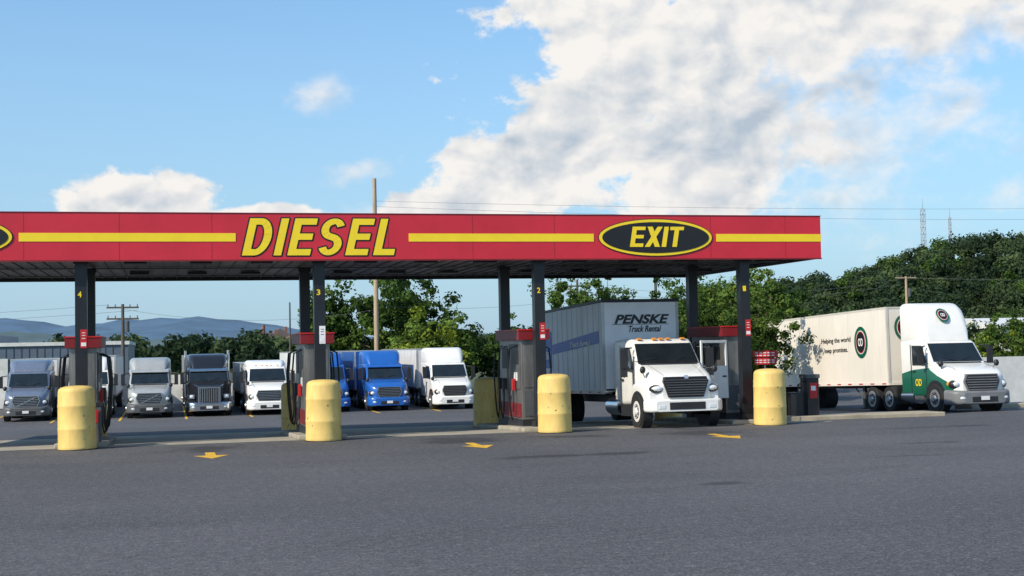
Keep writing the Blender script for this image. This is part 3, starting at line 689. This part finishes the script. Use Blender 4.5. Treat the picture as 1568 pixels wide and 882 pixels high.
# ---------------------------------------------------------------- vegetation
rng = np.random.default_rng(11)
LM = {'dark': leafmat('leaf_dark', (.040, .074, .022)), 'mid': leafmat('leaf_mid', (.074, .128, .030)), 'lite': leafmat('leaf_light', (.125, .19, .042)),
      'yel': leafmat('leaf_yellowgreen', (.20, .26, .035)), 'far1': leafmat('far_leaf_dark', (.040, .066, .036), scale=.05), 'far2': leafmat('far_leaf_mid', (.066, .100, .046), scale=.05), 'far3': leafmat('far_leaf_light', (.10, .14, .06), scale=.05)}  # far greens have distance haze lifted into their colour
def rsph(n):
    v = rng.normal(size=(n, 3)); return v/np.linalg.norm(v, axis=1, keepdims=True)
def leaves(centers, crad, nper, size, up=.3):
    n = len(centers)*nper
    C = np.repeat(centers, nper, axis=0); D = rsph(n); cr = np.repeat(crad, nper)[:, None]
    pos = C+D*cr*(rng.random((n, 1))**.45)*np.array([1, 1, .8])
    N = D+rsph(n)*.7+np.array([0, 0, up]); N /= np.linalg.norm(N, axis=1, keepdims=True)
    T = np.cross(N, rsph(n)); T /= np.linalg.norm(T, axis=1, keepdims=True); Bt = np.cross(N, T)
    s = size*(.6+.8*rng.random((n, 1)))
    return np.stack([pos+T*s, pos+Bt*s*.6, pos-T*s, pos-Bt*s*.6], axis=1)
def addleaves(b, Q, mats, weights, nper):
    n = len(Q); o = len(b.v); b.v.extend(map(tuple, Q.reshape(-1, 3).tolist()))
    b.f.extend([(o+4*i, o+4*i+1, o+4*i+2, o+4*i+3) for i in range(n)])
    ids = [b.mi(m) for m in mats]; ch = rng.choice(len(mats), size=max(1, n//nper), p=weights)
    per = np.repeat(ch, nper)[:n]; b.m.extend([ids[k] for k in per]); b.sm.extend([False]*n)
def tree(name, x, y, h, rx, zc0, mats, w, ncl=90, nper=70, lsize=.15, seed=0, rz=None, trunk=.16, cr=.55):
    b = B(); g = gz(y); ncl = int(ncl*1.15); nper = int(nper*1.25); lsize *= .82; cr *= .92
    b.tube([(0, 0, -.1), (.05, .03, h*.3), (-.05, .06, h*.55), (.03, 0, h*.8)], trunk, BARK, 8, trunk*.25)
    zc = (zc0+h)/2; rz = (h-zc0)/2
    d = rsph(ncl); rr = rng.random((ncl, 1))**.42
    th = np.arctan2(d[:, 1], d[:, 0]); irr = 1+.22*np.sin(3*th+seed)+.16*np.sin(5*th+d[:, 2]*4+seed*2)
    C = d*rr*irr[:, None]*np.array([rx, rx, rz])*.88+np.array([0, 0, zc])
    for i in range(min(12, ncl)):
        c = C[i]; b.tube([(0, 0, h*.22+.2*rng.random()*h), (c[0]*.4, c[1]*.4, c[2]*.75), tuple(c)], trunk*.4, BARK, 5, trunk*.08)
    crad = cr*(.5+1.0*rng.random(ncl))
    addleaves(b, leaves(C, crad, nper, lsize), mats, w, nper)
    return b.make(name, (x, y, g), recalc=False)
D, Mi, Li, Ye = LM['dark'], LM['mid'], LM['lite'], LM['yel']
def at(px, Y):
    t = (px-784)/2080.0
    return Y*(.9694*t+.2453)/(.9694-.2453*t)
tree('deciduous_tree', 17.3, 104, 9.6, 5.2, 1.2, [D, Mi, Li], [.4, .45, .15], 150, 70, .2, 1, trunk=.3, cr=.85)
tree('deciduous_tree', 12.2, 106, 8.6, 3.0, 1.0, [D, Mi, Li], [.3, .5, .2], 80, 70, .2, 2, trunk=.2, cr=.75)
tree('deciduous_tree', 18.4, 97.5, 6.2, 3.3, .4, [Mi, Li, Ye], [.1, .4, .5], 110, 80, .17, 3, trunk=.2, cr=.65)
tree('deciduous_tree', 22.0, 103, 5.4, 2.5, .2, [D, Mi], [.5, .5], 70, 70, .18, 4, trunk=.15, cr=.6)
tree('deciduous_tree', 24.3, 98, 4.6, 2.0, .2, [D, Mi], [.6, .4], 60, 70, .16, 5, trunk=.15, cr=.55)
tree('cypress_tree', 25.2, 100, 6.2, .9, .2, [D, Mi], [.5, .5], 40, 60, .14, 6, trunk=.12, cr=.45)
tree('deciduous_tree', 29.3, 98, 9.8, 3.6, 1.5, [Mi, Li], [.5, .5], 100, 55, .16, 7, trunk=.2, cr=.6)
tree('deciduous_tree', 32.6, 100, 9.2, 2.8, 1.5, [Mi, Li], [.5, .5], 70, 55, .16, 8, trunk=.2, cr=.6)
tree('deciduous_tree', 27.0, 90, 5.0, 2.6, .2, [D, Mi], [.5, .5], 70, 70, .17, 9, trunk=.15, cr=.6)
tree('deciduous_tree', 36.5, 95, 8.4, 3.2, 1.0, [D, Mi, Li], [.3, .4, .3], 80, 60, .17, 10, trunk=.2, cr=.65)
tree('deciduous_tree', 36.0, 82, 8.6, 3.6, 1.2, [D, Mi, Li], [.25, .45, .3], 120, 70, .16, 12, trunk=.2, cr=.65)
tree('deciduous_tree', 30.2, 70, 7.4, 3.2, 1.0, [Mi, Li, Ye], [.4, .45, .15], 120, 80, .13, 13, trunk=.18, cr=.6)
tree('deciduous_tree', 33.5, 72, 7.6, 3.0, 1.0, [D, Mi, Li], [.3, .45, .25], 110, 80, .13, 14, trunk=.18, cr=.55)
tree('deciduous_tree', 23.9, 52.8, 5.4, 1.9, 1.1, [D, Mi, Li], [.25, .5, .25], 100, 80, .085, 15, trunk=.1, cr=.36)
tree('deciduous_tree', 24.0, 59.5, 6.2, 2.6, .8, [D, Mi, Li], [.3, .5, .2], 120, 80, .10, 16, trunk=.12, cr=.42)
tree('deciduous_tree', 21.4, 61.0, 4.2, 1.5, .8, [D, Mi], [.5, .5], 50, 70, .10, 17, trunk=.1, cr=.4)
tree('deciduous_tree', at(1524, 90), 90, 4.9, 1.7, .2, [Mi, Li, Ye], [.3, .4, .3], 60, 70, .14, 18, trunk=.12, cr=.45)
tree('deciduous_tree', at(1560, 96), 96, 6.0, 1.9, .2, [D, Mi, Li], [.3, .4, .3], 60, 70, .15, 19, trunk=.12, cr=.5)

def cam2w(lat, z): return (lat*.9694+z*.2453, -lat*.2453+z*.9694)
b = B()
for i in range(46):
    lat = 18+66*rng.random(); z = 135+45*rng.random(); X_, Y_ = cam2w(lat, z); h = 4.2+2.6*rng.random()+(1.6 if 24 < lat < 46 else 0)
    k = 16; d = rsph(k); C = d*np.array([2.6, 2.6, h*.4])*.8+np.array([X_, Y_, -1.05+h*.55])
    addleaves(b, leaves(C, np.full(k, 1.5), 60, .32), [[LM['far1'], LM['far2'], LM['far3'], Mi][rng.integers(4)]], [1.0], 60)
b.make('tree_belt', recalc=False)
b = B()
for i in range(230):
    lat = -130+260*rng.random(); z = 215+70*rng.random(); X_, Y_ = cam2w(lat, z); h = 4.6+3.0*rng.random()
    k = 8; d = rsph(k); C = d*np.array([3, 3, h*.4])*.8+np.array([X_, Y_, -1.05+h*.5])
    addleaves(b, leaves(C, np.full(k, 1.9), 45, .5), [[LM['far1'], LM['far1'], LM['far2'], LM['far3']][rng.integers(4)]], [1.0], 45)
b.make('distant_tree_line', recalc=False)

HP = [(20, 0), (60, 8), (80, 13), (97, 17), (131, 23.5), (150, 28), (167, 30.5), (188, 32), (240, 36), (320, 34), (420, 26), (520, 10)]
def hillh(lat, z):
    r = np.interp(lat, [p[0] for p in HP], [p[1] for p in HP])
    f = min(1, max(0, (z-380)/120)); f = f*f*(3-2*f)
    return -1.05+(r+1)*f+1.6*math.sin(lat*.07+z*.03)*f
b = B(); lats = list(range(20, 521, 10)); zs_ = list(range(380, 621, 10)); vs = []
for z in zs_:
    for l in lats: X_, Y_ = cam2w(l, z); vs.append((X_, Y_, hillh(l, min(z, 520))-.5))
n_ = len(lats)
b.add(vs, [(j*n_+i, j*n_+i+1, (j+1)*n_+i+1, (j+1)*n_+i) for j in range(len(zs_)-1) for i in range(n_-1)], LM['far1'], True)
b.make('forest_hill', recalc=False)
b = B()
for i in range(1250):
    lat = 45+215*rng.random(); z = 385+130*rng.random(); X_, Y_ = cam2w(lat, z); r_ = 2.4+2.8*rng.random()**1.5
    k = 7; d = rsph(k); d[:, 2] = np.abs(d[:, 2]); C = d*r_*.6*np.array([1, 1, 1.25])+np.array([X_, Y_, hillh(lat, z)+r_*.7])
    q = 30
    idx = [LM['far1'], LM['far2'], LM['far3'], LM['mid']][rng.choice(4, p=[.38, .37, .17, .08])]
    addleaves(b, leaves(C, np.full(k, r_*.60), q, .58, .3), [idx], [1.0], q)
b.make('hillside_forest', recalc=False)

HILL = mat('hazy_hill', (.070, .135, .215), 1, var=.25, scale=.012)  # aerial haze is mixed into the bluish base colour of both hills
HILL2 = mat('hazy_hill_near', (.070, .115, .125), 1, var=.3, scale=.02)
def ridge(name, Z, pts, m, amp):
    b = B(); vs = []; xs_ = np.linspace(pts[0][0], pts[-1][0], 160)
    for row, (dz, f) in enumerate(((-Z*.25, 0), (-Z*.12, .45), (0, 1), (Z*.2, .5), (Z*.4, 0))):
        for x_ in xs_:
            t = (x_-784)/2080.; h = np.interp(x_, [p[0] for p in pts], [p[1] for p in pts])*Z/2080.
            hh = -1+(h+3)*f+amp*f*(math.sin(x_*.11)*.4+math.sin(x_*.31+1)*.25+math.sin(x_*.047)*.5)
            X_, Y_ = cam2w(t*Z, Z+dz); vs.append((X_, Y_, hh))
    n = len(xs_); b.add(vs, [(j*n+i, j*n+i+1, (j+1)*n+i+1, (j+1)*n+i) for j in range(4) for i in range(n-1)], m, True)
    b.make(name, recalc=False)
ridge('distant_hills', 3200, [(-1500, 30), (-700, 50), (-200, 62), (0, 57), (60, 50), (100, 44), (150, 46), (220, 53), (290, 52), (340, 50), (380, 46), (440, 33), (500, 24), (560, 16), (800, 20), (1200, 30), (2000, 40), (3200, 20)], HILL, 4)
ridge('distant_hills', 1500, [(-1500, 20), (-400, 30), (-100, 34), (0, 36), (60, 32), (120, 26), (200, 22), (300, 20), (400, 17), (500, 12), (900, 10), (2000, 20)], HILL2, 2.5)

# ---------------------------------------------------------------- background structures
def pole(name, x, y, h, r, m, arm=0, armz=.6):
    b = B(); g = gz(y); b.cyl((0, 0, 0), (0, 0, h), r, r*.72, m, 12)
    for k in range(int(arm > 0) + int(arm > 1)):
        zz = h-armz-k*.8; b.box(-1.1, 1.1, -.07, .07, zz, zz+.12, m)
        for xx in (-1, -.5, .5, 1): b.cyl((xx, 0, zz+.12), (xx, 0, zz+.3), .04, .03, GREYP, 6)
    if arm: b.cyl((.3, 0, h-2.0), (.3, 0, h-1.2), .16, .16, GREYP, 10)
    return b.make(name, (x, y, g))
pole('utility_pole', 14.6, 98, 15.9, .2, WOOD)
pole('utility_pole', at(187, 100), 100, 7.0, .15, WOODD, 2, .3)
pole('light_pole', at(443, 100), 100, 7.0, .08, WOODD)
pole('utility_pole', at(1388, 120), 120, 9.6, .16, WOOD, 1, .2)
pole('utility_pole', at(884, 110), 110, 9.0, .13, WOODD, 1)
pole('utility_pole', at(1004, 108), 108, 9.0, .16, WOODD)
def wire(pts, r=.010):
    b = B()
    for (a, c, sag) in pts:
        P0, P1 = Vector(a), Vector(c); q = []
        for i in range(17):
            t = i/16; v = P0.lerp(P1, t); v.z -= sag*4*t*(1-t); q.append(v)
        b.tube(q, r, WIREM, 5)
    return b.make('power_lines')
wire([((14.6, 98, 13.2), (120, 100, 14.5), .8), ((14.6, 98, 12.8), (120, 101, 13.6), 1.0), ((14.6, 98, 5.6), (at(884, 110), 110, 6.4), .5),
      ((14.6, 98, 5.3), (at(187, 100), 100, 5.6), .8), ((at(187, 100)-1, 100, 5.9), (-60, 98, 5.9), 1), ((at(187, 100)+1, 100, 5.5), (-60, 98, 5.4), 1),
      ((at(1388, 120), 120, 8.4), (150, 100, 8.6), 1), ((at(1388, 120), 120, 8.4), (at(884, 110), 110, 7.6), 1.2), ((at(1388, 120), 120, 7.9), (at(884, 110), 110, 7.0), 1.2)])
def mast(px, z, top, wd, base):
    t = (px-784)/2080.; X_, Y_ = cam2w(t*z, z); b = B(); h = top-base
    cs = [(-wd, -wd), (wd, -wd), (wd, wd), (-wd, wd)]
    for c in cs: b.tube([(c[0], c[1], 0), (c[0]*.8, c[1]*.8, h)], .11, MAST, 4)
    nseg = int(h/2.4)
    for i in range(nseg):
        for j in range(4):
            a, c = cs[j], cs[(j+1) % 4]; b.tube([(a[0], a[1], i*h/nseg), (c[0], c[1], (i+1)*h/nseg)], .06, MAST, 4); b.tube([(a[0], a[1], i*h/nseg), (c[0], c[1], i*h/nseg)], .06, MAST, 4)
    b.tube([(0, 0, h), (0, 0, h+4)], .08, MAST, 4)
    b.make('radio_mast', (X_, Y_, base))
mast(1417, 530, 53, .75, 25); mast(1458, 560, 52, .45, 28)
b = B(); b.box(-60, at(195, 118), 118, 140, -1.05, 3.2, METB); b.box(-60.1, at(195, 118)+.1, 117.85, 140.1, 3.2, 3.5, WALLW)
xx = -58
while xx < at(195, 118)-1: b.box(xx, xx+.05, 117.95, 118, -1.05, 3.2, GREYP); xx += .6
for xx in (-40, -28, -16): b.box(xx, xx+3.2, 117.9, 117.95, -1.0, 2.2, WALLW)
b.box(-60, -14, 122, 138, 3.5, 4.2, METB)
b.make('warehouse')
b = B(); xx = -22
while xx < 19: b.box(xx, xx+2.94, 94.6, 94.7, -1.0, .95, WALLW); b.box(xx+2.94, xx+3.06, 94.55, 94.75, -1.05, 1.05, WALLW); xx += 3
b.make('white_fence')
b = B(); X0 = at(1534, 120); b.box(X0, X0+24, 120, 132, -1.05, 3.3, WALLW); b.prismx([(119.6, 3.3), (132.4, 3.3), (126, 4.4)], X0-.4, X0+24.4, OFFW)
for k in range(4): b.box(X0+1.5+k*3, X0+2.6+k*3, 119.95, 120, .6, 2.0, GLASS)
b.make('white_building')
b = B(); xx = 33.4
while xx < 60: b.box(xx, xx+2.4, 55, 55.1, gz(55), 1.55, WALLW); b.box(xx+2.4, xx+2.52, 54.95, 55.15, gz(55), 1.65, WALLW); xx += 2.52
b.make('white_fence')
b = B(); b.hexa([(29.6, 46, -.3), (50, 45, -.3), (50, 46.2, -.3), (29.6, 47.2, -.3), (29.6, 46, -.1), (50, 45, -.1), (50, 46.2, -.1), (29.6, 47.2, -.1)], CURB); b.make('kerb', bevel=.03)
def house(px, z, w_, d_, h_, wall, roof, base=2.0):
    t = (px-784)/2080.; X_, Y_ = cam2w(t*z, z); b = B()
    b.box(-w_/2, w_/2, 0, d_, -base-1, h_, wall); b.prism([(-w_/2-.4, h_), (w_/2+.4, h_), (0, h_+w_*.35)], -.4, d_+.4, roof)
    for i in (-1, 1):
        for zz in (.4, h_-1.6): b.box(i*w_*.25-.45, i*w_*.25+.45, -.05, 0, zz, zz+1.1, GLASS)
    b.box(w_*.2, w_*.3, d_*.4, d_*.55, h_, h_+w_*.42, BRICKR)
    b.make('house', (X_, Y_, base))
for (px, z, w_, wl, rf, hh, bs) in [(372, 300, 6, BRICKR, ROOFM, 3, 0), (390, 320, 6, WALLW, ROOFM, 3.5, .5), (412, 330, 7, BRICKR, ROOFM, 3.5, 1), (428, 345, 7, WALLW, ROOFM, 4, 1.5), (448, 340, 7, WALLW, BRICKR, 3.5, .5)]:
    house(px, z, w_, 9, hh, wl, rf, bs)
cx_, cy_ = cam2w((402-784)/2080*325, 325)
b = B(); b.cyl((0, 0, -3), (0, 0, 8.5), .6, .45, BRICKR, 12); b.make('brick_chimney', (cx_, cy_, 0))
